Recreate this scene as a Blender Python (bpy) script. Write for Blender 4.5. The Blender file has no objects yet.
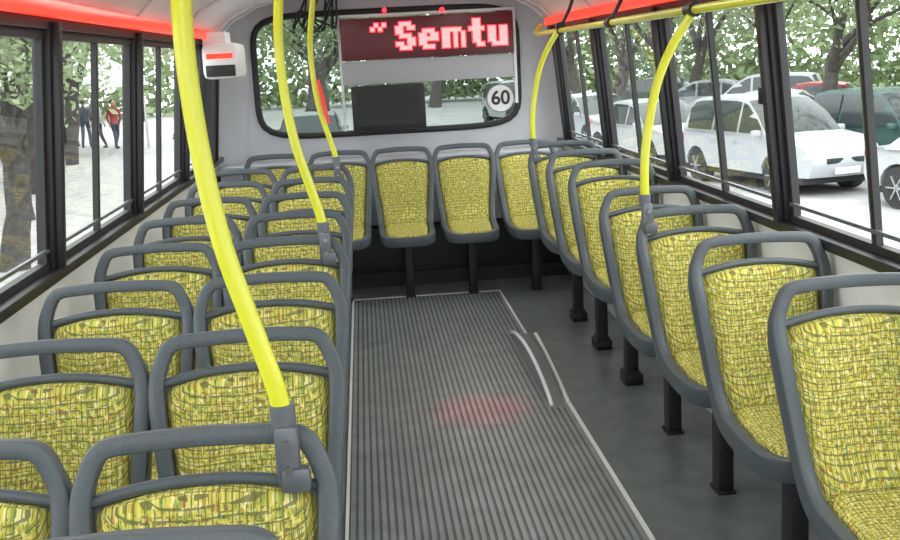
import bpy, bmesh, math, random
from mathutils import Vector, Matrix
random.seed(7)
scene = bpy.context.scene
try:
    scene.view_settings.view_transform = 'Standard'
except Exception:
    pass

# ------------------------------------------------------------------ materials
def mat(name, col, rough=0.5, metal=0.0, emit=None, estr=0.0, spec=0.5, noise=None):
    m = bpy.data.materials.new(name); m.use_nodes = True
    nt = m.node_tree; b = nt.nodes['Principled BSDF']
    b.inputs['Base Color'].default_value = (*col, 1)
    b.inputs['Roughness'].default_value = rough
    b.inputs['Metallic'].default_value = metal
    b.inputs['Specular IOR Level'].default_value = spec
    if emit:
        b.inputs['Emission Color'].default_value = (*emit, 1)
        b.inputs['Emission Strength'].default_value = estr
    if noise:
        sc, amt, bump = noise
        tc = nt.nodes.new('ShaderNodeTexCoord')
        n = nt.nodes.new('ShaderNodeTexNoise'); n.inputs['Scale'].default_value = sc
        n.inputs['Detail'].default_value = 5
        nt.links.new(tc.outputs['Object'], n.inputs['Vector'])
        r = nt.nodes.new('ShaderNodeValToRGB')
        r.color_ramp.elements[0].position = 0.3; r.color_ramp.elements[1].position = 0.7
        r.color_ramp.elements[0].color = (*[c*(1-amt) for c in col], 1)
        r.color_ramp.elements[1].color = (*[min(1, c*(1+amt)) for c in col], 1)
        nt.links.new(n.outputs['Fac'], r.inputs['Fac'])
        nt.links.new(r.outputs['Color'], b.inputs['Base Color'])
        if bump:
            bp = nt.nodes.new('ShaderNodeBump'); bp.inputs['Strength'].default_value = bump
            bp.inputs['Distance'].default_value = 0.002
            nt.links.new(n.outputs['Fac'], bp.inputs['Height'])
            nt.links.new(bp.outputs['Normal'], b.inputs['Normal'])
    return m

def glass(name, tint, refl=0.9, scale=0.3):
    m = bpy.data.materials.new(name); m.use_nodes = True
    nt = m.node_tree; nt.nodes.clear()
    o = nt.nodes.new('ShaderNodeOutputMaterial')
    t = nt.nodes.new('ShaderNodeBsdfTransparent'); t.inputs['Color'].default_value = (*tint, 1)
    g = nt.nodes.new('ShaderNodeBsdfGlossy'); g.inputs['Roughness'].default_value = 0.02
    g.inputs['Color'].default_value = (refl, refl, refl, 1)
    f = nt.nodes.new('ShaderNodeLayerWeight'); f.inputs['Blend'].default_value = .25
    k = nt.nodes.new('ShaderNodeMath'); k.operation = 'MULTIPLY'; k.inputs[1].default_value = scale
    mx = nt.nodes.new('ShaderNodeMixShader')
    nt.links.new(f.outputs['Fresnel'], k.inputs[0])
    nt.links.new(k.outputs[0], mx.inputs[0]); nt.links.new(t.outputs[0], mx.inputs[1])
    nt.links.new(g.outputs[0], mx.inputs[2]); nt.links.new(mx.outputs[0], o.inputs[0])
    return m

def upholstery():
    m = bpy.data.materials.new('upholstery_fabric'); m.use_nodes = True
    nt = m.node_tree; b = nt.nodes['Principled BSDF']; L = nt.links.new
    def math_(op, a, c=None, clamp=False):
        n = nt.nodes.new('ShaderNodeMath'); n.operation = op; n.use_clamp = clamp
        for i, v in enumerate((a, c)):
            if v is None: continue
            if isinstance(v, (int, float)): n.inputs[i].default_value = v
            else: L(v, n.inputs[i])
        return n.outputs[0]
    tc = nt.nodes.new('ShaderNodeTexCoord')
    sp = nt.nodes.new('ShaderNodeSeparateXYZ'); L(tc.outputs['Object'], sp.inputs[0])
    u = sp.outputs['X']; w = math_('SUBTRACT', sp.outputs['Z'], sp.outputs['Y'])
    def comb(a, b_, ka=1, kb=1):
        cb = nt.nodes.new('ShaderNodeCombineXYZ'); L(math_('MULTIPLY', a, ka), cb.inputs[0]); L(math_('MULTIPLY', b_, kb), cb.inputs[1]); return cb.outputs[0]
    uv = comb(u, w)
    def noise(vec, scale, det=2):
        n = nt.nodes.new('ShaderNodeTexNoise'); n.inputs['Scale'].default_value = scale
        n.inputs['Detail'].default_value = det; L(vec, n.inputs['Vector']); return n.outputs['Fac']
    n1 = noise(uv, 9, 1); n2 = noise(uv, 90, 2)
    gv = noise(comb(u, w, 120, 60), 1, 1); gh = noise(comb(u, w, 60, 120), 1, 1)
    gv2 = noise(comb(u, w, 170, 85), 1, 1); gh2 = noise(comb(u, w, 85, 170), 1, 1)
    wob = math_('MULTIPLY', math_('SUBTRACT', n1, 0.5), 0.009)
    uu = math_('ADD', u, wob); ww = math_('SUBTRACT', w, wob)
    def lines(c, fr, width, gate, gth):
        f = math_('FRACT', math_('MULTIPLY', c, fr))
        return math_('MULTIPLY', math_('LESS_THAN', f, width), math_('GREATER_THAN', gate, gth))
    a = lines(uu, 84, 0.20, gv, 0.42); c = lines(ww, 82, 0.20, gh, 0.42)
    d = lines(uu, 151, 0.30, gv2, 0.53); e = lines(ww, 147, 0.30, gh2, 0.53)
    dark = math_('MAXIMUM', math_('MAXIMUM', a, c), math_('MAXIMUM', d, e))
    base = nt.nodes.new('ShaderNodeValToRGB'); L(n2, base.inputs[0])
    cr = base.color_ramp
    cr.elements[0].position = 0.32; cr.elements[0].color = (0.40, 0.40, 0.06, 1)
    cr.elements[1].position = 0.68; cr.elements[1].color = (0.82, 0.79, 0.36, 1)
    k = cr.elements.new(0.5); k.color = (0.65, 0.59, 0.10, 1)
    vo = nt.nodes.new('ShaderNodeTexVoronoi'); vo.inputs['Scale'].default_value = 125
    L(uv, vo.inputs['Vector'])
    s2 = nt.nodes.new('ShaderNodeSeparateColor'); L(vo.outputs['Color'], s2.inputs[0])
    red = math_('MULTIPLY', math_('GREATER_THAN', s2.outputs[0], 0.84), math_('LESS_THAN', vo.outputs['Distance'], 0.42))
    grn = math_('MULTIPLY', math_('LESS_THAN', s2.outputs[0], 0.16), math_('LESS_THAN', vo.outputs['Distance'], 0.45))
    def mix(f, c1, c2):
        n = nt.nodes.new('ShaderNodeMix'); n.data_type = 'RGBA'
        L(f, n.inputs[0])
        if isinstance(c1, tuple): n.inputs[6].default_value = c1
        else: L(c1, n.inputs[6])
        if isinstance(c2, tuple): n.inputs[7].default_value = c2
        else: L(c2, n.inputs[7])
        return n.outputs[2]
    m1 = mix(math_('MULTIPLY', red, .75), base.outputs[0], (0.52, 0.18, 0.05, 1))
    m2 = mix(math_('MULTIPLY', grn, .8), m1, (0.22, 0.36, 0.09, 1))
    m3 = mix(math_('MULTIPLY', dark, 0.76), m2, (0.08, 0.095, 0.055, 1))
    L(m3, b.inputs['Base Color'])
    b.inputs['Roughness'].default_value = 0.85
    b.inputs['Specular IOR Level'].default_value = 0.2
    return m

M_FAB = upholstery()
M_SHELL = mat('seat_shell_plastic', (0.078, 0.096, 0.106), 0.42, noise=(250, 0.12, 0.15))
M_BLACK = mat('black_metal', (0.012, 0.012, 0.014), 0.45)
M_RUBBER = mat('black_rubber', (0.015, 0.015, 0.016), 0.55)
M_YEL = mat('yellow_paint', (0.72, 0.745, 0.04), 0.2)
M_BRK = mat('bracket_grey_metal', (0.14, 0.155, 0.17), 0.4, 0.3)
M_STEEL = mat('steel', (0.5, 0.5, 0.5), 0.3, 1.0)
M_WALL = mat('wall_panel_light', (0.84, 0.85, 0.85), 0.45, noise=(6, 0.04, 0))
M_REAR = mat('rear_panel_grey', (0.46, 0.48, 0.50), 0.5, noise=(5, 0.06, 0))
M_CEIL = mat('ceiling_panel', (0.70, 0.73, 0.74), 0.5, noise=(3, 0.05, 0))
M_FLOOR = mat('floor_vinyl', (0.14, 0.158, 0.16), 0.33, noise=(9, 0.2, 0.1))
M_RIB = mat('mat_rib', (0.215, 0.24, 0.24), 0.3, noise=(7, 0.18, 0))
M_GROOVE = mat('mat_groove', (0.095, 0.108, 0.11), 0.5, noise=(7, 0.2, 0))
M_WHITE = mat('white_trim', (0.75, 0.77, 0.77), 0.4)
M_REDSTRIP = mat('red_light_strip', (0.7, 0.04, 0.02), 0.25, emit=(1.0, 0.045, 0.018), estr=1.1)
M_GLASS = glass('side_glass', (0.96, 0.99, 0.98), 0.8, .2)
M_RGLASS = glass('rear_glass_tinted', (0.42, 0.48, 0.46), 0.9, .6)

# ------------------------------------------------------------------ mesh builder
class MB:
    def __init__(s): s.v = []; s.f = []; s.m = []
    def add(s, vs, fs, mi=0):
        o = len(s.v); s.v += [tuple(p) for p in vs]
        for f in fs: s.f.append(tuple(i+o for i in f)); s.m.append(mi)
    def box(s, c, d, mi=0, R=None, bev=0.0):
        bm = bmesh.new(); bmesh.ops.create_cube(bm, size=1.0)
        for v in bm.verts: v.co = Vector((v.co.x*d[0], v.co.y*d[1], v.co.z*d[2]))
        if bev > 0: bmesh.ops.bevel(bm, geom=bm.edges[:], offset=bev, segments=2, affect='EDGES', profile=0.6)
        bm.verts.index_update()
        vs = [v.co.copy() for v in bm.verts]
        if R is not None: vs = [R @ v for v in vs]
        c = Vector(c); vs = [v+c for v in vs]
        s.add(vs, [[v.index for v in f.verts] for f in bm.faces], mi); bm.free()
    def bar(s, p, q, w, t, mi=0, side=Vector((0, 1, 0)), bev=0):
        p = Vector(p); q = Vector(q); d = (q-p); l = d.length; z = d.normalized()
        x = (side - z*side.dot(z)).normalized(); y = z.cross(x)
        R = Matrix((x, y, z)).transposed()
        s.box((p+q)/2, (w, t, l), mi, R, bev)
    def tube(s, path, rad, n=12, mi=0, cap=True):
        path = [Vector(p) for p in path]; N = len(path)
        if not hasattr(rad, '__len__'): rad = [rad]*N
        vs = []; fs = []
        t0 = (path[1]-path[0]).normalized()
        a = Vector((0, 1, 0)) if abs(t0.y) < 0.9 else Vector((1, 0, 0))
        x = (a - t0*a.dot(t0)).normalized()
        for i in range(N):
            t = (path[min(i+1, N-1)]-path[max(i-1, 0)]).normalized()
            x = (x - t*x.dot(t)).normalized(); y = t.cross(x)
            for k in range(n):
                an = 2*math.pi*k/n
                vs.append(path[i]+(x*math.cos(an)+y*math.sin(an))*rad[i])
        for i in range(N-1):
            for k in range(n):
                fs.append((i*n+k, i*n+(k+1) % n, (i+1)*n+(k+1) % n, (i+1)*n+k))
        if cap: fs.append(tuple(range(n))[::-1]); fs.append(tuple((N-1)*n+k for k in range(n)))
        s.add(vs, fs, mi)
    def cyl(s, c, axis, r, l, n=20, mi=0):
        c = Vector(c); a = Vector(axis).normalized()*l/2
        s.tube([c-a, c+a], r, n, mi)
    def ellipsoid(s, c, r, mi=0, seg=14):
        bm = bmesh.new(); bmesh.ops.create_uvsphere(bm, u_segments=seg, v_segments=seg//2+2, radius=1)
        bm.verts.index_update(); c = Vector(c)
        s.add([Vector((v.co.x*r[0], v.co.y*r[1], v.co.z*r[2]))+c for v in bm.verts], [[v.index for v in f.verts] for f in bm.faces], mi); bm.free()
    def mesh(s, name, mats, ang=40, recalc=True):
        me = bpy.data.meshes.new(name); me.from_pydata(s.v, [], s.f)
        for m in mats: me.materials.append(m)
        me.polygons.foreach_set('material_index', s.m)
        if recalc:
            bm = bmesh.new(); bm.from_mesh(me); bmesh.ops.recalc_face_normals(bm, faces=bm.faces[:]); bm.to_mesh(me); bm.free()
        me.polygons.foreach_set('use_smooth', [True]*len(me.polygons))
        me.set_sharp_from_angle(angle=math.radians(ang)); me.update()
        return me
    def obj(s, name, mats, loc=(0, 0, 0), rotz=0, ang=40, recalc=True):
        return place(s.mesh(name, mats, ang, recalc), name, loc, rotz)

def place(me, name, loc=(0, 0, 0), rotz=0, scale=1):
    o = bpy.data.objects.new(name, me); scene.collection.objects.link(o)
    o.location = loc; o.rotation_euler = (0, 0, rotz); o.scale = (scale,)*3
    return o

def catmull(pts, sub=5):
    pts = [Vector(p) for p in pts]; out = []
    for i in range(len(pts)-1):
        p0 = pts[max(i-1, 0)]; p1 = pts[i]; p2 = pts[i+1]; p3 = pts[min(i+2, len(pts)-1)]
        for k in range(sub):
            t = k/sub
            out.append(0.5*((2*p1)+(p2-p0)*t+(2*p0-5*p1+4*p2-p3)*t*t+(3*p1-p0-3*p2+p3)*t**3))
    out.append(pts[-1]); return out

# ------------------------------------------------------------------ seat
def build_seat():
    mb = MB()
    half = [(0.0, -.535, .43), (.09, -.53, .43), (.14, -.505, .437), (.164, -.44, .445), (.17, -.33, .452), (.172, -.22, .468),
            (.174, -.155, .51), (.181, -.115, .585), (.193, -.085, .69), (.204, -.055, .80), (.209, -.032, .865),
            (.206, -.018, .91), (.192, -.009, .950), (.176, -.004, .977), (.150, -.001, .988), (.075, 0, .993), (.0, 0, .995)]
    hp = catmull(half, 5)
    full = hp + [Vector((-p.x, p.y, p.z)) for p in hp[-2:0:-1]]
    def nrm(p):
        t = min(1, max(0, (p.z-.455)/.10))
        t = t*t*(3-2*t)
        return Vector((0, -math.sin(t*math.radians(80)), math.cos(t*math.radians(80)))).normalized()
    N = len(full); vs = []; fs = []
    prof = []
    for k in range(16):
        a = 2*math.pi*k/16; c = math.cos(a); s_ = math.sin(a)
        prof.append((math.copysign(abs(c)**.32, c), math.copysign(abs(s_)**.32, s_)))
    for i, p in enumerate(full):
        T = (full[(i+1) % N]-full[(i-1) % N]).normalized()
        n = nrm(p); n = (n-T*n.dot(T)).normalized(); B = T.cross(n)
        hz = min(1, max(0, (p.z-.84)/.1))
        wB = .0195-.0025*hz; wN = .034-.017*hz
        for a, b in prof: vs.append(p+B*a*wB+n*(b*wN-.010*(1-hz)))
    for i in range(N):
        j = (i+1) % N
        for k in range(16):
            fs.append((i*16+k, i*16+(k+1) % 16, j*16+(k+1) % 16, j*16+k))
    mb.add(vs, fs, 0)
    rows = [p for p in hp if p.z < .905 or p.y < -.2]
    rows = [p for p in rows if p.x > .05]
    T_ = 10
    for off in (-.006, -.032):
        vs = []; fs = []
        for p in rows:
            n = nrm(p)
            for k in range(T_+1):
                t = -1+2*k/T_
                d = off-.012*(1-t*t)
                zz = p.z + (.012*(1-t*t) if p.z > .88 else 0)
                vs.append(Vector((p.x*t, p.y, zz))+n*d)
        for i in range(len(rows)-1):
            for k in range(T_):
                a = i*(T_+1)+k; fs.append((a, a+1, a+T_+2, a+T_+1))
        mb.add(vs, fs, 0)
    mb.tube(catmull([Vector((-.20, -.020, .895)), Vector((-.1, -.012, .914)), Vector((0, -.010, .920)), Vector((.1, -.012, .914)), Vector((.20, -.020, .895))], 4), .011, 10, 0)
    def cushion(rows, thick, shrink, mi=1, topcurve=0):
        R = len(rows)-1; C = 18; vs = []; fs = []
        for i, p in enumerate(rows):
            r = -1+2*i/R; n = nrm(p)
            sh = (max(0, 1-abs(r)**7))**(1/3.5)
            for k in range(C+1):
                t = -1+2*k/C
                x = t*(p.x-shrink)*(0.80+.20*sh)
                hgt = thick*((1-abs(t)**5)**.5)*((max(0, 1-abs(r)**9))**.5) - .016
                hgt -= .010*(1-t*t)*(1-r*r)
                up = topcurve*(1-t*t)*max(0, r)**3
                vs.append(Vector((x, p.y, p.z+up))+n*hgt)
        for i in range(R):
            for k in range(C):
                a = i*(C+1)+k; fs.append((a, a+1, a+C+2, a+C+1))
        mb.add(vs, fs, mi)
    back = [p for p in hp if .475 < p.z < .897 and p.y > -.22]
    cushion(back, .046, .014, 1, .022)
    pan = [p for p in hp if p.z < .49 and p.x > .08]
    cushion(pan, .05, .016)
    mb.box((0, -.33, .40), (.24, .24, .035), 2, bev=.008)
    mb.box((0, -.33, .20), (.055, .085, .40), 2, bev=.006)
    mb.box((0, -.33, .006), (.07, .10, .012), 2, bev=.003)
    return mb.mesh('bus_seat', [M_SHELL, M_FAB, M_BLACK], 45)
SEAT = build_seat()
XI, XO, XRt = -.312, -.765, 1.225
rows_l = [1.83, 2.54, 3.24, 3.93, 4.62, 5.31, 6.00, 6.70]
def seat(x, y, z=0, s=1):
    place(SEAT, 'bus_seat', (x, y, z))
seat(-.345, 1.405); seat(XO-.02, 1.18)
for y in rows_l:
    seat(XI, y); seat(XO, y+.02)
for y in (2.68, 3.38, 4.06, 4.72): seat(XRt, y)
pl = MB()
for y in (5.45, 6.12, 6.79):
    seat(XRt, y, .055); pl.box((XRt, y-.33, .0275), (.09, .13, .055), 0, bev=.008)
pl.obj('seat_plinth', [M_BLACK])
for x in (-.63, -.19, .245, .68, 1.12): seat(x, 7.75)

# ------------------------------------------------------------------ bus shell
XL, XR, YF, YB, ZS, ZT = -1.08, 1.47, -1.75, 8.3, .95, 1.79
def wx(side, z):
    b = XR if side > 0 else XL
    return b - side*0.095*max(0, z-ZS)
fl = MB(); fl.box(((XL+XR)/2, (YF+YB)/2, -.03), (XR-XL, YB-YF, .06), 0); fl.obj('floor', [M_FLOOR])
mt = MB(); mt.box((.355, (7.42-1.2)/2, .0025), (1.0, 8.6, .005), 1)
nr = 36
for i in range(nr):
    x = -.145+(i+.5)/nr
    mt.box((x, (7.42-1.2)/2, .0065), (.0165, 8.58, .005), 0)
mt.obj('ribbed_aisle_mat', [M_RIB, M_GROOVE])
tr = MB()
tr.box((-.152, 3.1, .005), (.012, 8.6, .010), 0)
tr.box((.862, 1.75, .005), (.018, 6.2, .010), 0)
tr.tube(catmull([(.862, 4.85, .004), (.885, 5.3, .004), (.91, 5.9, .004), (.915, 6.17, .004)], 4), .011, 8, 0)
tr.box((.86, 6.8, .005), (.014, 1.25, .010), 0)
tr.box((.355, 7.425, .005), (1.0, .018, .010), 0)
tr.obj('trim_1', [M_WHITE])
hb = MB(); vs = []; fs = []; n = 16
for i in range(n+1):
    t = i/n; y = 4.80+1.40*t; h = .010+.085*math.sin(math.pi*t)**.7
    xa = .765; xb = .835+.03*math.sin(math.pi*t/2)
    vs += [(xa, y, .0), (xa+.012, y, h), (xb, y, h*.5), (xb+.01, y, 0)]
for i in range(n):
    for k in range(3): fs.append((i*4+k, i*4+k+1, i*4+k+5, i*4+k+4))
hb.add(vs, fs, 0)
hb.tube([(.775, 4.80+1.40*i/n, .012+.085*math.sin(math.pi*i/n)**.7) for i in range(n+1)], .010, 8, 1)
hb.obj('floor_hump', [mat('hump_grey', (.2, .22, .22), .4), M_WHITE])

pill = [-1.7, -.35, 1.02, 2.40, 3.77, 5.15, 6.55, 7.9]
for side, nm in ((1, 'right'), (-1, 'left')):
    w = MB(); X0 = XR if side > 0 else XL
    w.box((X0+side*.03, (YF+YB)/2, ZS/2-.01), (.06, YB-YF, ZS+.02), 0)
    w.box((X0-side*.01, (YF+YB)/2, .10), (.02, YB-YF, .20), 2)
    w.box((X0+side*.005, (YF+YB)/2, ZS+.012), (.085, YB-YF, .035), 1, bev=.006)
    for y in pill+[YB-.03]:
        w.bar((wx(side, ZS)+side*.02, y, ZS), (wx(side, ZT)+side*.02, y, ZT), .075, .06, 1, bev=.008)
        w.bar((wx(side, ZS)-side*.022, y, ZS+.02), (wx(side, ZT)-side*.022, y, ZT), .04, .03, 1, bev=.006)
    if side < 0:
        w.bar((wx(side, ZS)+side*.0, 7.6, ZS), (wx(side, ZT)+side*.0, 7.6, ZT), .62, .04, 1, bev=.008)
    w.bar((wx(side, ZT)+side*.02, YF, ZT), (wx(side, ZT)+side*.02, YB, ZT), .06, .05, 1, side=Vector((1, 0, 0)))
    w.obj('wall_'+nm, [M_WALL, M_BLACK, M_REAR])
    c = MB(); x = wx(side, ZT)-side*.045
    c.bar((x, YF, ZT+.035), (x, YB-.30, ZT+.035), .028, .056, 0, side=Vector((1, 0, 0)), bev=.006)
    c.obj('trim_2' if side > 0 else 'trim_3', [M_REDSTRIP])
wi = 0
for side in (1, -1):
    for a, b in zip(pill[:-1], pill[1:]):
        wi += 1; w = MB()
        y0 = a+.045; y1 = b-.045; z0 = ZS+.03; z1 = ZT-.03
        def P(y, z, o=0): return (wx(side, z)+side*(.02+o), y, z)
        w.add([P(y0, z0), P(y1, z0), P(y1, z1), P(y0, z1)], [(0, 1, 2, 3)], 1)
        for p, q, t in ((P(y0, z0+.01), P(y1, z0+.01), .03), (P(y0, z1-.01), P(y1, z1-.01), .028)):
            w.bar(p, q, .03, t, 0, side=Vector((1, 0, 0)))
        w.bar(P(y0, z0+.065, -.01), P(y1, z0+.065, -.01), .012, .012, 2, side=Vector((1, 0, 0)))
        ym = (y0+y1)/2
        for yy, ww in ((y0+.012, .024), (y1-.012, .024), (ym, .02)):
            w.bar(P(yy, z0), P(yy, z1), ww, .022, 0)
        w.bar(P(ym+.014, z0), P(ym+.014, z1), .006, .026, 3)
        w.box(P(y0+.03, 1.42, -.03), (.03, .03, .06), 0, bev=.005)
        w.obj('window_%d' % wi, [M_RUBBER, M_GLASS, M_BRK, M_STEEL])

def ceil_prof():
    return [(wx(-1, ZT)-.02, ZT), (-.985, 1.86), (-.90, 1.945), (-.72, 2.04), (-.42, 2.11), (.195, 2.15), (.81, 2.11), (1.11, 2.04), (1.29, 1.945), (1.375, 1.86), (wx(1, ZT)+.02, ZT)]
cp = ceil_prof(); cb_ = MB(); vs = []; fs = []
for y in (YF, YB):
    for (x, z) in cp: vs.append((x, y, z))
    for (x, z) in cp: vs.append((.195+(x-.195)*1.04, y, z+.05))
n = len(cp)
for k in range(n-1):
    fs.append((k, k+1, 2*n+k+1, 2*n+k)); fs.append((n+k, n+k+1, 3*n+k+1, 3*n+k))
cb_.add(vs, fs, 0)
for y in pill[1:]+[8.2]:
    cb_.tube([(.195+(x-.195)*.995, y, z-.004) for x, z in cp], .012, 6, 0)
cb_.obj('ceiling', [M_CEIL], ang=60)

def end_wall(name, Y, cx, cz, a, b, mats, e=7, dirn=1):
    w = MB(); xs0, xs1, z0, z1 = XL-.05, XR+.05, 0, 2.2
    angs = [2*math.pi*k/96 for k in range(96)]
    for X in (xs0, xs1):
        for Z in (z0, z1): angs.append(math.atan2(Z-cz, X-cx) % (2*math.pi))
    angs = sorted(set(angs)); n = len(angs); vs = []; fs = []
    for th in angs:
        c, s_ = math.cos(th), math.sin(th)
        r = (abs(c/a)**e+abs(s_/b)**e)**(-1/e)
        R = 1e9
        if c > 1e-9: R = min(R, (xs1-cx)/c)
        if c < -1e-9: R = min(R, (xs0-cx)/c)
        if s_ > 1e-9: R = min(R, (z1-cz)/s_)
        if s_ < -1e-9: R = min(R, (z0-cz)/s_)
        vs += [(cx+r*c, Y, cz+r*s_), (cx+R*c, Y, cz+R*s_), (cx+r*c, Y+dirn*.05, cz+r*s_)]
    for i in range(n):
        j = (i+1) % n
        fs += [(3*i, 3*j, 3*j+1, 3*i+1), (3*i, 3*i+2, 3*j+2, 3*j)]
    w.add(vs, fs, 0); o = w.obj(name, mats)
    ring = []
    for k in range(120):
        th = 2*math.pi*k/120; c, s_ = math.cos(th), math.sin(th)
        r = (abs(c/a)**e+abs(s_/b)**e)**(-1/e); ring.append((cx+r*c, Y-dirn*.005, cz+r*s_))
    ring.append(ring[0]); ring.append(ring[1])
    return ring
cx, cz, wa, wb = .20, 1.53, .97, .44
ring = end_wall('wall_rear', YB, cx, cz, wa, wb, [M_REAR])
wr = MB(); wr.tube(ring, .024, 10, 0, cap=False)
g = [(p[0], YB+.03, p[2]) for p in ring[:-2]]
wr.add(g, [tuple(range(len(g)))], 1)
wr.obj('window_rear', [M_RUBBER, M_RGLASS])
ringf = end_wall('wall_front', YF, .195, 1.3, 1.15, .75, [M_REAR], dirn=-1)
wf = MB(); wf.tube(ringf, .03, 8, 0, cap=False); wf.obj('window_front', [M_RUBBER])

for side, nm in ((1, 4), (-1, 5)):
    c = MB(); vs = []; fs = []
    for i in range(9):
        z = i/8*2.0; X = wx(side, z); r = .20
        for q in range(7):
            a = q/6*math.pi/2
            vs.append((X-side*r+side*r*math.cos(a), YB-r+r*math.sin(a)-.004, z))
    for i in range(8):
        for q in range(6): fs.append((i*7+q, i*7+q+1, (i+1)*7+q+1, (i+1)*7+q))
    c.add(vs, fs, 0)
    c.obj('trim_%d' % nm, [M_REAR], ang=70)

rb = MB()
rb.box(((XL+XR)/2, 8.07, .21), (XR-XL-.1, .40, .42), 0, bev=.01)
rb.box(((XL+XR)/2, 7.86, .05), (XR-XL-.1, .03, .10), 0)
rb.obj('engine_cover', [M_BLACK])
sh = MB(); sh.box(((XL+XR)/2, 8.12, .90), (XR-XL-.06, .34, .03), 0, bev=.01); sh.box(((XL+XR)/2, 8.0, .66), (XR-XL-.06, .03, .46), 0); sh.obj('rear_shelf', [M_REAR])

# ------------------------------------------------------------------ poles
def pole(x, y, zb, ztop, rail=False):
    p = MB()
    if rail:
        pts = [(x, y, zb), (x, y, zb+.12), (x+.012, y, zb+.24), (x+.05, y, zb+.42), (x+.11, y, zb+.56), (x+.19, y, zb+.68)]
    else:
        pts = [(x, y, zb), (x-.010, y, zb+.06), (x-.040, y, zb+.17), (x-.074, y, zb+.30), (x-.096, y, zb+.45), (x-.106, y, zb+.62), (x-.098, y, zb+.76), (x-.080, y, zb+.88), (x-.06, y, zb+1.0), (x-.05, y, ztop)]
    p.tube(catmull(pts, 6), .0168, 16, 0)
    p.cyl((x, y, zb+.0), (0, 0, 1), .022, .045, 16, 1)
    p.box((x+.004, y-.014, zb-.065), (.042, .03, .11), 1, bev=.012)
    p.box((x+.016, y-.022, zb-.105), (.05, .028, .045), 1, bev=.01)
    for dz in (-.04, -.085): p.cyl((x+.006, y-.032, zb+dz), (0, 1, 0), .007, .012, 10, 2)
    if not rail: p.cyl((pts[-1][0], y, ztop-.01), (0, 0, 1), .04, .02, 20, 1)
    else: p.cyl((pts[-1][0], y, pts[-1][2]+.01), (0, 1, 0), .027, .07, 16, 3)
    return p.obj('grab_pole', [M_YEL, M_BRK, M_STEEL, M_BLACK], ang=50)
pole(XI+.142, 1.81, 1.025, 2.12)
pole(XI+.142, 3.91, 1.035, 2.12)
pole(XI+.13, 6.68, 1.035, 2.12)
pole(1.035, 4.05, 1.045, 0, rail=True)
pole(1.035, 6.78, 1.07, 0, rail=True)
hr = MB()
hr.tube([(1.225, YF+.3, 1.735), (1.225, 7.6, 1.735), (1.235, 7.8, 1.75), (1.30, 7.95, 1.80)], .0165, 14, 0)
for y in (1.0, 2.4, 4.06, 5.4, 6.8):
    hr.tube([(1.225, y-.04, 1.735), (1.225, y+.04, 1.735)], .026, 14, 1)
    hr.tube([(1.225, y, 1.74), (1.29, y, 1.86), (1.315, y, 1.93)], .011, 8, 1)
hr.obj('overhead_handrail', [M_YEL, M_BLACK])

# ------------------------------------------------------------------ LED sign reflection etc.
M_REFL_FACE = mat('reflected_sign_face', (0.02, 0.006, 0.008), 0.35, emit=(0.5, 0.04, 0.06), estr=0.12)
M_REFL_PANEL = mat('reflected_silver_panel', (0.42, 0.43, 0.45), 0.35)
M_REFL_LED = mat('reflected_led_red', (0.8, 0.02, 0.03), 0.4, emit=(1.0, 0.03, 0.05), estr=2.2)
M_REFL_CORE = mat('reflected_led_core', (0.9, 0.25, 0.25), 0.4, emit=(1.0, 0.25, 0.25), estr=1.9)
ld = MB()  # solid glowing stand-in for the front LED display reflected in the rear window
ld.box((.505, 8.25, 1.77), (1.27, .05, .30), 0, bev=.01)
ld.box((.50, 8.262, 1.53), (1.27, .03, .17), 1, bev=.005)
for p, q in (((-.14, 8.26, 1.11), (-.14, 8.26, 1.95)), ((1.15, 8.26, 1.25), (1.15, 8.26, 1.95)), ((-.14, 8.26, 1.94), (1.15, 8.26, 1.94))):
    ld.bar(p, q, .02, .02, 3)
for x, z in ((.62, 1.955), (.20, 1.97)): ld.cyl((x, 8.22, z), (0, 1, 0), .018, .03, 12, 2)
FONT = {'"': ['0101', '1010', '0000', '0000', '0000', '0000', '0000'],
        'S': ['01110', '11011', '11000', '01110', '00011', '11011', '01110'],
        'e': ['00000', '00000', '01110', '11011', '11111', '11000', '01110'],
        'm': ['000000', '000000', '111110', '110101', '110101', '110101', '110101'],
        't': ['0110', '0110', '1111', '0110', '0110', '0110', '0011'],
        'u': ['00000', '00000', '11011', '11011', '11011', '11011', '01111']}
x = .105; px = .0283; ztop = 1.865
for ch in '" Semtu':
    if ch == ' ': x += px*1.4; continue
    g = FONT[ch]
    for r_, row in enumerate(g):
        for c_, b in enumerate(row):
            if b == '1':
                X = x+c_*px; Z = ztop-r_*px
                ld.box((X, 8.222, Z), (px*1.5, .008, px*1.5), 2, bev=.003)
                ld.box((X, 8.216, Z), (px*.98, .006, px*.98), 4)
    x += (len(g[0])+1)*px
sign = ld.obj('led_sign_reflection', [M_REFL_FACE, M_REFL_PANEL, M_REFL_LED, M_WHITE, M_REFL_CORE])
def text(body, size, loc, m, off, parent, ext=.004):
    cu = bpy.data.curves.new('lettering', 'FONT'); cu.body = body; cu.size = size; cu.extrude = ext; cu.offset = off
    cu.align_x = 'CENTER'; cu.align_y = 'CENTER'
    cu.materials.append(m)
    o = bpy.data.objects.new('lettering', cu); scene.collection.objects.link(o)
    o.location = loc; o.rotation_euler = (math.pi/2, 0, 0); o.parent = parent; return o
bx = MB(); bx.box((.19, 8.22, 1.27), (.54, .08, .33), 0, bev=.012); bx.box((.19, 8.18, 1.27), (.46, .01, .25), 1); bx.obj('rear_display_box', [M_BLACK, M_RUBBER])
st = MB(); st.cyl((1.03, 8.285, 1.29), (0, 1, 0), .105, .008, 40, 0); st.cyl((1.03, 8.284, 1.29), (0, 1, 0), .098, .008, 40, 1)
stk = st.obj('speed_limit_sticker', [M_BRK, mat('sticker_white', (.8, .8, .78), .5)])
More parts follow.
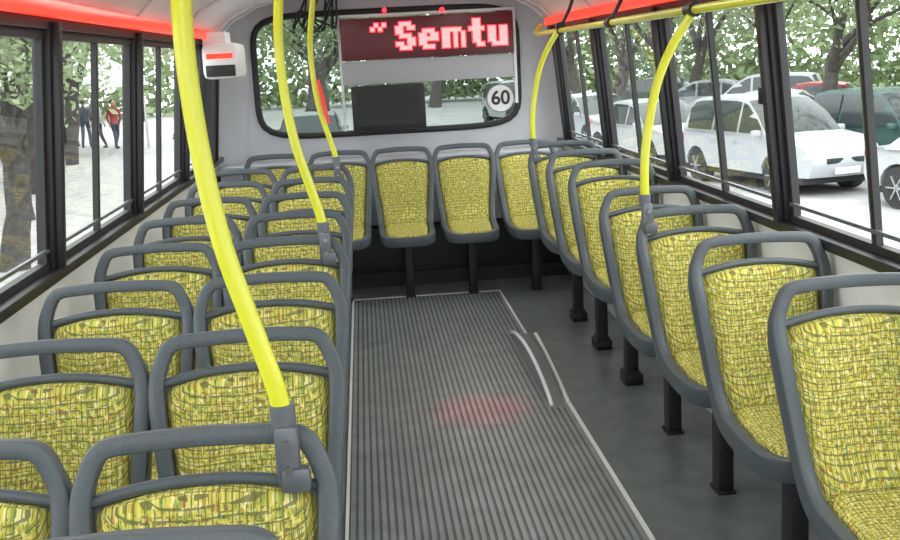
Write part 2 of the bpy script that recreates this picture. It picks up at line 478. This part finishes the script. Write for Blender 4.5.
text('60', .145, (1.03, 8.277, 1.29), M_BLACK, .003, stk, .001)
sp = MB(); sp.box((-.86, 7.25, 1.66), (.22, .50, .22), 0, bev=.04); sp.box((-.86, 7.0, 1.60), (.18, .02, .07), 1, bev=.006)
sp.box((-.86, 7.0, 1.69), (.16, .012, .03), 2); sp.box((-.90, 7.25, 1.79), (.14, .3, .10), 0)
sp.obj('ventilation_unit', [M_WALL, M_BLACK, M_REDSTRIP])
c = MB()
for j in range(5):
    r = random.Random(j)
    pts = [(-.30+r.uniform(-.06, .06), 8.15, 2.13)]
    for q in range(5): pts.append((-.42+q*.06+r.uniform(-.05, .05), 8.15+r.uniform(-.03, .03), 1.93+r.uniform(-.10, .08)))
    pts.append((-.18+r.uniform(-.05, .05), 8.18, 2.12))
    c.tube(catmull(pts, 5), .008, 6, 0)
c.obj('hanging_cables', [M_RUBBER])
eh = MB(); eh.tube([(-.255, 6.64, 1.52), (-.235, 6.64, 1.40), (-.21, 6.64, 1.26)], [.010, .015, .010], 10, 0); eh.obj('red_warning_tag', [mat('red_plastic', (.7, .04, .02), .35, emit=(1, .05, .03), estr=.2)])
M_FILL = mat('fill_panel_glow', (.9, .9, .9), .4, emit=(1, .98, .95), estr=5.5)  # glow of unseen panels added under the ceiling to brighten the cabin
for x in (-.45, .85):
    for y in (-.6, 1.4, 3.4, 5.4, 7.1):
        l = MB(); l.box((x, y, 2.085), (.13, 1.2, .03), 0, bev=.008); l.box((x, y, 2.10), (.17, 1.26, .025), 1)
        l.obj('added_fill_panel', [M_FILL, M_CEIL])
sl = bpy.data.lights.new('added_red_floor_spot', 'SPOT'); sl.energy = 150; sl.color = (1, .04, .08); sl.spot_size = math.radians(16); sl.spot_blend = 1; sl.shadow_soft_size = .05  # added unseen spot, gives the mat the red LED reflection
so = bpy.data.objects.new('added_red_floor_spot', sl); scene.collection.objects.link(so); so.location = (.45, 4.85, 2.1); so.rotation_euler = (0, 0, 0)

# ------------------------------------------------------------------ exterior
GZ = -1.1
M_ASPH = mat('asphalt', (.35, .35, .35), .9, noise=(1.5, .15, 0))
M_GRASS = mat('grass', (.17, .24, .10), .95, noise=(2, .4, 0))
M_PAVE = mat('pavement', (.36, .355, .34), .9, noise=(3, .2, 0))
gd = MB(); gd.box((0, 35, GZ-.05), (160, 150, .1), 0); gd.obj('street_ground', [M_ASPH])
gp = MB(); gp.box((-11.7, 35, GZ+.06), (16.6, 120, .12), 0); gp.obj('sidewalk', [M_PAVE])
gg = MB(); gg.box((-34, 35, GZ+.09), (28, 120, .18), 0); gg.obj('park_lawn', [M_GRASS])
gr = MB(); gr.box((24, 35, GZ+.07), (14, 120, .14), 0); gr.obj('park_lawn', [M_GRASS])

M_BARK = mat('bark', (.06, .053, .047), .95, noise=(8, .4, 0))
def leafmat(name, col):
    m = bpy.data.materials.new(name); m.use_nodes = True; nt = m.node_tree; nt.nodes.clear()
    o = nt.nodes.new('ShaderNodeOutputMaterial'); d = nt.nodes.new('ShaderNodeBsdfDiffuse'); t = nt.nodes.new('ShaderNodeBsdfTranslucent')
    g = nt.nodes.new('ShaderNodeNewGeometry'); r = nt.nodes.new('ShaderNodeValToRGB')
    r.color_ramp.elements[0].color = (*[c*.7 for c in col], 1); r.color_ramp.elements[1].color = (*[min(1, c*1.3) for c in col], 1)
    nt.links.new(g.outputs['Random Per Island'], r.inputs[0])
    mx = nt.nodes.new('ShaderNodeMixShader'); mx.inputs[0].default_value = .45
    for s_ in (d, t): nt.links.new(r.outputs[0], s_.inputs['Color'])
    nt.links.new(d.outputs[0], mx.inputs[1]); nt.links.new(t.outputs[0], mx.inputs[2]); nt.links.new(mx.outputs[0], o.inputs[0])
    return m
M_LEAF = leafmat('leaves', (.28, .35, .20))
def tree_mesh(seed, h=9, leaves=7500, ls=.075):
    r = random.Random(seed); mb = MB(); tips = []
    def branch(p, d, l, rad, depth):
        pts = [p]; rr = [rad]; q = p.copy(); dd = d.copy(); ns = 5
        for i in range(ns):
            dd = (dd+Vector((r.uniform(-.22, .22), r.uniform(-.22, .22), r.uniform(-.05, .12)))).normalized()
            q = q+dd*l/ns; pts.append(q.copy()); rr.append(rad*(1-.5*(i+1)/ns))
            if depth >= 2: tips.append(q.copy())
        mb.tube(pts, rr, 8 if depth < 2 else 5, 0)
        if depth < 4:
            for k in range(r.choice((2, 3)) if depth else 4):
                a = r.uniform(0, 6.28); sp_ = r.uniform(.45, .95)
                nd = (dd+Vector((math.cos(a), math.sin(a), r.uniform(-.15, .25)))*sp_).normalized()
                branch(pts[-1 if k < 2 else -2], nd, l*r.uniform(.6, .85), rr[-1]*.95, depth+1)
    branch(Vector((0, 0, 0)), Vector((r.uniform(-.15, .15), r.uniform(-.15, .15), 1)).normalized(), h*.25, h*.034, 0)
    vs = []; fs = []
    for i in range(leaves):
        c = r.choice(tips)+Vector((r.gauss(0, .5), r.gauss(0, .5), r.gauss(.15, .42)))
        a = Vector((r.uniform(-1, 1), r.uniform(-1, 1), r.uniform(-1, 1))).normalized()
        b = a.orthogonal().normalized(); s_ = ls*r.uniform(.6, 1.4)
        o = len(vs); vs += [c-a*s_, c+b*s_*.5, c+a*s_, c-b*s_*.5]; fs.append((o, o+1, o+2, o+3))
    mb.add(vs, fs, 1)
    return mb.mesh('tree', [M_BARK, M_LEAF], 60, recalc=False)
TREES = [tree_mesh(11), tree_mesh(23), tree_mesh(37, 8.5)]
tr_pos = [(11.8, 20.2, .95), (12.5, 28.5, 1), (10, 35.5, 1.1), (15.5, 24, 1), (17, 31, 1.1), (15, 39, 1.1), (9.6, 42, 1.1), (20, 36, 1.2), (13.5, 16.5, .9), (22, 27, 1.2), (20, 20, 1.1), (10, 52, 1.2), (15, 50, 1.2), (24, 44, 1.3), (17, 15, 1),
          (-5.0, 15.5, .75), (-6.5, 21, .9), (-7.5, 26, 1), (-9, 34, 1.1), (-13, 22, 1.1), (-15, 30, 1.2), (-12, 42, 1.2), (-8, 52, 1.2), (-18, 40, 1.3), (-8, 15, .9), (-14, 13, 1.1), (-20, 25, 1.2), (-5.5, 44, 1.1), (-22, 16, 1.2),
          (-2, 58, 1.2), (4, 62, 1.3), (-1.5, 36, 1.0)]
for i, (x, y, s_) in enumerate(tr_pos):
    place(TREES[i % 3], 'tree', (x, y, GZ), i*2.1, s_)
def belt(name, pts, n, seed, size=.28, hmax=9):
    r = random.Random(seed); vs = []; fs = []
    for i in range(n):
        k = r.uniform(0, len(pts)-1.001); j = int(k); t = k-j
        p = Vector(pts[j]).lerp(Vector(pts[j+1]), t)
        c = Vector((p.x+r.gauss(0, 1.6), p.y+r.gauss(0, 1.6), GZ+.3+hmax*(r.random()**1.2)))
        a = Vector((r.uniform(-1, 1), r.uniform(-1, 1), r.uniform(-1, 1))).normalized(); b = a.orthogonal().normalized(); s_ = size*r.uniform(.5, 1.3)
        o = len(vs); vs += [c-a*s_, c+b*s_*.6, c+a*s_, c-b*s_*.6]; fs.append((o, o+1, o+2, o+3))
    mb = MB(); mb.add(vs, fs, 0); mb.obj(name, [M_LEAF], recalc=False)
belt('distant_shrubbery', [(30, 5, 0), (32, 40, 0), (20, 66, 0), (0, 72, 0)], 32000, 1)
belt('distant_shrubbery', [(-30, 5, 0), (-32, 40, 0), (-20, 66, 0), (0, 72, 0)], 20000, 2)

M_CG = mat('car_glass', (.03, .038, .04), .08); M_TYRE = mat('tyre', (.025, .025, .025), .8); M_RIM = mat('wheel_rim', (.45, .46, .47), .3, .8)
M_TAIL = mat('tail_lamp', (.3, .02, .02), .2); M_HEAD = mat('head_lamp', (.8, .82, .85), .1)
def car_mesh(name, col, suv):
    mb = MB(); paint = mat(name+'_paint', col, .22, 0.1)
    H = 1.68 if suv else 1.46; bl = 1.02 if suv else .92; hw = .88
    def arch(cx): return [(cx-.38*math.cos(a), .34+.38*math.sin(a)) for a in [math.pi*k/8 for k in range(9)]]
    prof = [(-2.15, .34)]+arch(-1.32)+arch(1.35)+[(2.15, .34), (2.24, .5), (2.22, .66), (2.12, bl-.2), (1.95, bl-.11), (1.6, bl-.04), (1.05, bl+.02)]
    prof += [(-1.9, bl+.03), (-2.15, bl-.02), (-2.23, .8), (-2.24, .5)]
    n = len(prof)
    vs = []; fs = []
    def W(x, z):
        w_ = hw*(1-.05*max(0, (.5-z)/.2))
        w_ -= .05*max(0, (z-(bl-.18))/.18)
        ax = abs(x)
        if ax > 1.6: w_ -= .20*((ax-1.6)/.64)**2
        return w_
    for s_ in (-1, 1):
        for (x, z) in prof: vs.append((x, s_*W(x, z), z))
    for (x, z) in prof:
        vs.append((x+(.06 if x > 2.0 else (-.05 if x < -2.1 else 0)), 0, z+(.03 if z > bl-.25 else 0)))
    for i in range(n):
        j = (i+1) % n; fs.append((i, j, 2*n+j, 2*n+i)); fs.append((2*n+i, 2*n+j, n+j, n+i))
    fs.append(tuple(range(n))); fs.append(tuple(range(n, 2*n))[::-1]); mb.add(vs, fs, 0)
    rb_ = -2.05 if suv else -1.75; rt = -1.75 if suv else -1.1
    st = [(1.12, bl, .80, 0), (.72, bl+(H-bl)*.55, .73, 0), (.30, H-.05, .65, 1), (-.1, H-.005, .635, 1), (-.7, H, .63, 1), (rt+.3, H-.02, .63, 1), (rt, H-.07, .64, 1), (rb_, bl, .78, 0)]
    q = 8; vs = []; fs = []
    for (x, z, w_, top) in st:
        for k in range(q+1):
            t = -1+2*k/q
            vs.append((x-(.06*t*t if x > 0 else -.04*t*t), w_*t, z+.03*(1-t*t)))
    for i in range(len(st)-1):
        for k in range(q):
            a = i*(q+1)+k; fs.append((a, a+1, a+q+2, a+q+1))
    mb.add(vs, [f for i, f in enumerate(fs) if i//q not in (0, 1, len(st)-2)], 0)
    mb.add(vs, [f for i, f in enumerate(fs) if i//q in (0, 1, len(st)-2)], 1)
    for s_ in (-1, 1):
        pts = [Vector((x-(.06 if x > 0 else -.04), s_*w_, z)) for (x, z, w_, t) in st]
        mb.add(pts, [tuple(range(len(pts)))], 0)
        def side(x, f):
            zt = bl
            for a_, b_ in zip(pts[:-1], pts[1:]):
                if b_.x <= x <= a_.x:
                    tt = (a_.x-x)/(a_.x-b_.x+1e-9); zt = a_.z+(b_.z-a_.z)*tt
            z = bl+.03+(zt-.06-bl-.03)*f; w_ = .80+(.64-.80)*(z-bl)/(H-bl)
            return Vector((x, s_*(w_+.014), z))
        segs = [(.85, .12), (.05, -.78), (-.86, rt-.02)] if suv else [(.85, .12), (.05, -.72), (-.80, -1.32)]
        for xa, xb in segs:
            m_ = 6; top = [side(xa+(xb-xa)*i/m_, 1) for i in range(m_+1)]; bot = [side(xa+(xb-xa)*i/m_, 0) for i in range(m_+1)]
            vv = top+bot; mb.add(vv, [(i, i+1, m_+2+i, m_+1+i) for i in range(m_)], 1)
    for cx_ in (-1.32, 1.35):
        for s_ in (-1, 1):
            mb.cyl((cx_, s_*.74, .335), (0, 1, 0), .335, .22, 28, 2); mb.cyl((cx_, s_*.845, .335), (0, 1, 0), .215, .03, 20, 2)
            for k in range(6):
                a = k*2*math.pi/6; mb.bar((cx_, s_*.865, .335), (cx_+.21*math.cos(a), s_*.865, .335+.21*math.sin(a)), .07, .02, 3)
            mb.cyl((cx_, s_*.87, .335), (0, 1, 0), .06, .02, 16, 3)
    for s_ in (-1, 1):
        mb.ellipsoid((2.10, s_*.58, .70), (.13, .19, .085), 5); mb.ellipsoid((-2.13, s_*.62, .84), (.10, .13, .13), 4)
        mb.box((.85, s_*.90, bl+.05), (.12, .16, .11), 0, bev=.03)
        for cx_ in (.05, -.75): mb.box((cx_, s_*.875, bl-.14), (.14, .02, .025), 3)
    mb.box((2.25, 0, .62), (.05, .8, .10), 1, bev=.02); mb.box((2.29, 0, .45), (.02, .5, .11), 5); mb.box((-2.28, 0, .6), (.02, .5, .11), 5)
    mb.box((0, 0, .28), (4.1, 1.5, .12), 2)
    return mb.mesh('car', [paint, M_CG, M_TYRE, M_RIM, M_TAIL, M_HEAD], 40)
CW = car_mesh('white', (.40, .42, .44), True); CS = car_mesh('silver', (.30, .32, .34), False); CD = car_mesh('black', (.03, .04, .05), False); CWs = car_mesh('pale', (.40, .41, .42), False); CR = car_mesh('red', (.28, .02, .02), False); CG = car_mesh('green', (.05, .10, .095), True)
hd = math.atan2(-2.4, .55)
for me, x, y, a in ((CW, 7.75, 20.6, hd), (CWs, 9.5, 15.6, hd+.1), (CG, 10.2, 20.4, hd), (CWs, 6.9, 26, hd), (CS, 6.6, 31.5, hd), (CD, 6.3, 37, hd), (CW, 6.0, 43, hd),
                    (CS, 12.4, 24.4, 2.6), (CWs, 10.2, 28, 2.6), (CR, 12.9, 31.4, 2.6), (CW, 12.6, 34.6, 2.6), (CS, 12, 38.4, 2.6), (CWs, 15.5, 19.6, 2.6), (CD, 11.8, 44.5, 2.6), (CS, -1.4, 30, math.pi/2)):
    place(me, 'car', (x, y, GZ), a)
M_CANVAS = mat('tent_canvas', (.75, .75, .74), .8)
for (x, y) in ((-9.2, 38), (-12.8, 36.5), (-9.9, 29.5)):
    t = MB(); h = 2.5; w_ = 1.6
    for a in (-1, 1):
        for b in (-1, 1): t.cyl((a*w_, b*w_, h/2), (0, 0, 1), .04, h, 8, 1)
    t.add([(-w_-.1, -w_-.1, h), (w_+.1, -w_-.1, h), (w_+.1, w_+.1, h), (-w_-.1, w_+.1, h), (0, 0, h+1.1),
           (-w_-.1, -w_-.1, h-.3), (w_+.1, -w_-.1, h-.3), (w_+.1, w_+.1, h-.3), (-w_-.1, w_+.1, h-.3)],
          [(0, 1, 4), (1, 2, 4), (2, 3, 4), (3, 0, 4), (0, 1, 6, 5), (1, 2, 7, 6), (2, 3, 8, 7), (3, 0, 5, 8)], 0)
    t.obj('market_tent', [M_CANVAS, M_STEEL], (x, y, GZ+.12))

M_SKIN = mat('skin', (.5, .3, .2), .6); M_HAIR = mat('hair', (.03, .02, .015), .7)
def person(x, y, a, shirt, trouser, seed):
    mb = MB(); st_ = .16
    def limb(pts, rad, mi): mb.tube(catmull(pts, 3), [rad[0]+(rad[1]-rad[0])*i/(3*(len(pts)-1)) for i in range(3*(len(pts)-1)+1)], 10, mi)
    limb([(.09, 0, .90), (.10, st_*.9, .50), (.10, st_, .08)], (.085, .045), 1); limb([(-.09, 0, .90), (-.10, -st_*.1, .50), (-.10, -st_*1.4, .10)], (.085, .045), 1)
    for sx, yy in ((.1, st_), (-.1, -st_*1.4)): mb.ellipsoid((sx, yy+.06, .045), (.045, .13, .045), 3)
    vs = []; fs = []; lv = [(.86, .15, .10), (.95, .17, .11), (1.08, .145, .10), (1.25, .18, .115), (1.38, .20, .11), (1.44, .15, .09), (1.47, .06, .06), (1.54, .05, .055)]
    for z, a1, b1 in lv:
        for k in range(14): th = 2*math.pi*k/14; vs.append((a1*math.cos(th), b1*math.sin(th), z))
    for i in range(len(lv)-1):
        for k in range(14): fs.append((i*14+k, i*14+(k+1) % 14, (i+1)*14+(k+1) % 14, (i+1)*14+k))
    mb.add(vs, fs, 0)
    for s_ in (1, -1):
        limb([(s_*.18, 0, 1.39), (s_*.23, -s_*.05, 1.12), (s_*.24, s_*.08, .88)], (.055, .032), 0); mb.ellipsoid((s_*.24, s_*.09, .82), (.03, .035, .07), 2, 10)
    mb.ellipsoid((0, .01, 1.62), (.078, .095, .115), 2); mb.ellipsoid((0, -.015, 1.655), (.086, .10, .10), 3); mb.ellipsoid((0, .10, 1.61), (.014, .02, .02), 2, 8)
    mb.obj('pedestrian', [shirt, trouser, M_SKIN, M_HAIR], (x, y, GZ+.12), a)
sA = mat('shirt_red', (.3, .04, .04), .8); sB = mat('shirt_white', (.5, .5, .5), .8); sC = mat('shirt_dark', (.03, .04, .06), .8); tj = mat('jeans', (.04, .05, .09), .8)
for i, (x, y, s_) in enumerate(((-10.3, 42, sC), (-11.0, 43, sC), (-9.6, 41, sB), (-8.9, 40.5, sA), (-7.2, 44, sC), (-12, 40, sB))):
    person(x, y, i*1.3, s_, tj, i)

# ------------------------------------------------------------------ world / sun
w = bpy.data.worlds.new('World'); scene.world = w; w.use_nodes = True
bg = w.node_tree.nodes['Background']; bg.inputs[0].default_value = (.96, .98, 1, 1); bg.inputs[1].default_value = 4.4
sn = bpy.data.lights.new('sun', 'SUN'); sn.energy = 1.2; sn.angle = math.radians(25); sn.color = (1, .97, .92)
so = bpy.data.objects.new('sun', sn); scene.collection.objects.link(so); so.rotation_euler = (math.radians(38), math.radians(32), 0)

# ------------------------------------------------------------------ camera
cam = bpy.data.cameras.new('camera'); co = bpy.data.objects.new('camera', cam); scene.collection.objects.link(co)
F = 1100; cam.sensor_width = 36; cam.lens = F*36/900; cam.clip_start = .05; cam.clip_end = 500
Yc = Vector((-90, 208, -F)).normalized(); ro = math.radians(3)
Xc = Vector((math.cos(ro), math.sin(ro), 0)); Xc = (Xc-Yc*Xc.dot(Yc)).normalized(); Zc = Xc.cross(Yc)
R = Matrix((Xc, Yc, Zc))
mw = R.to_4x4(); mw.translation = Vector((0, 0, 1.61)); co.matrix_world = mw
scene.camera = co
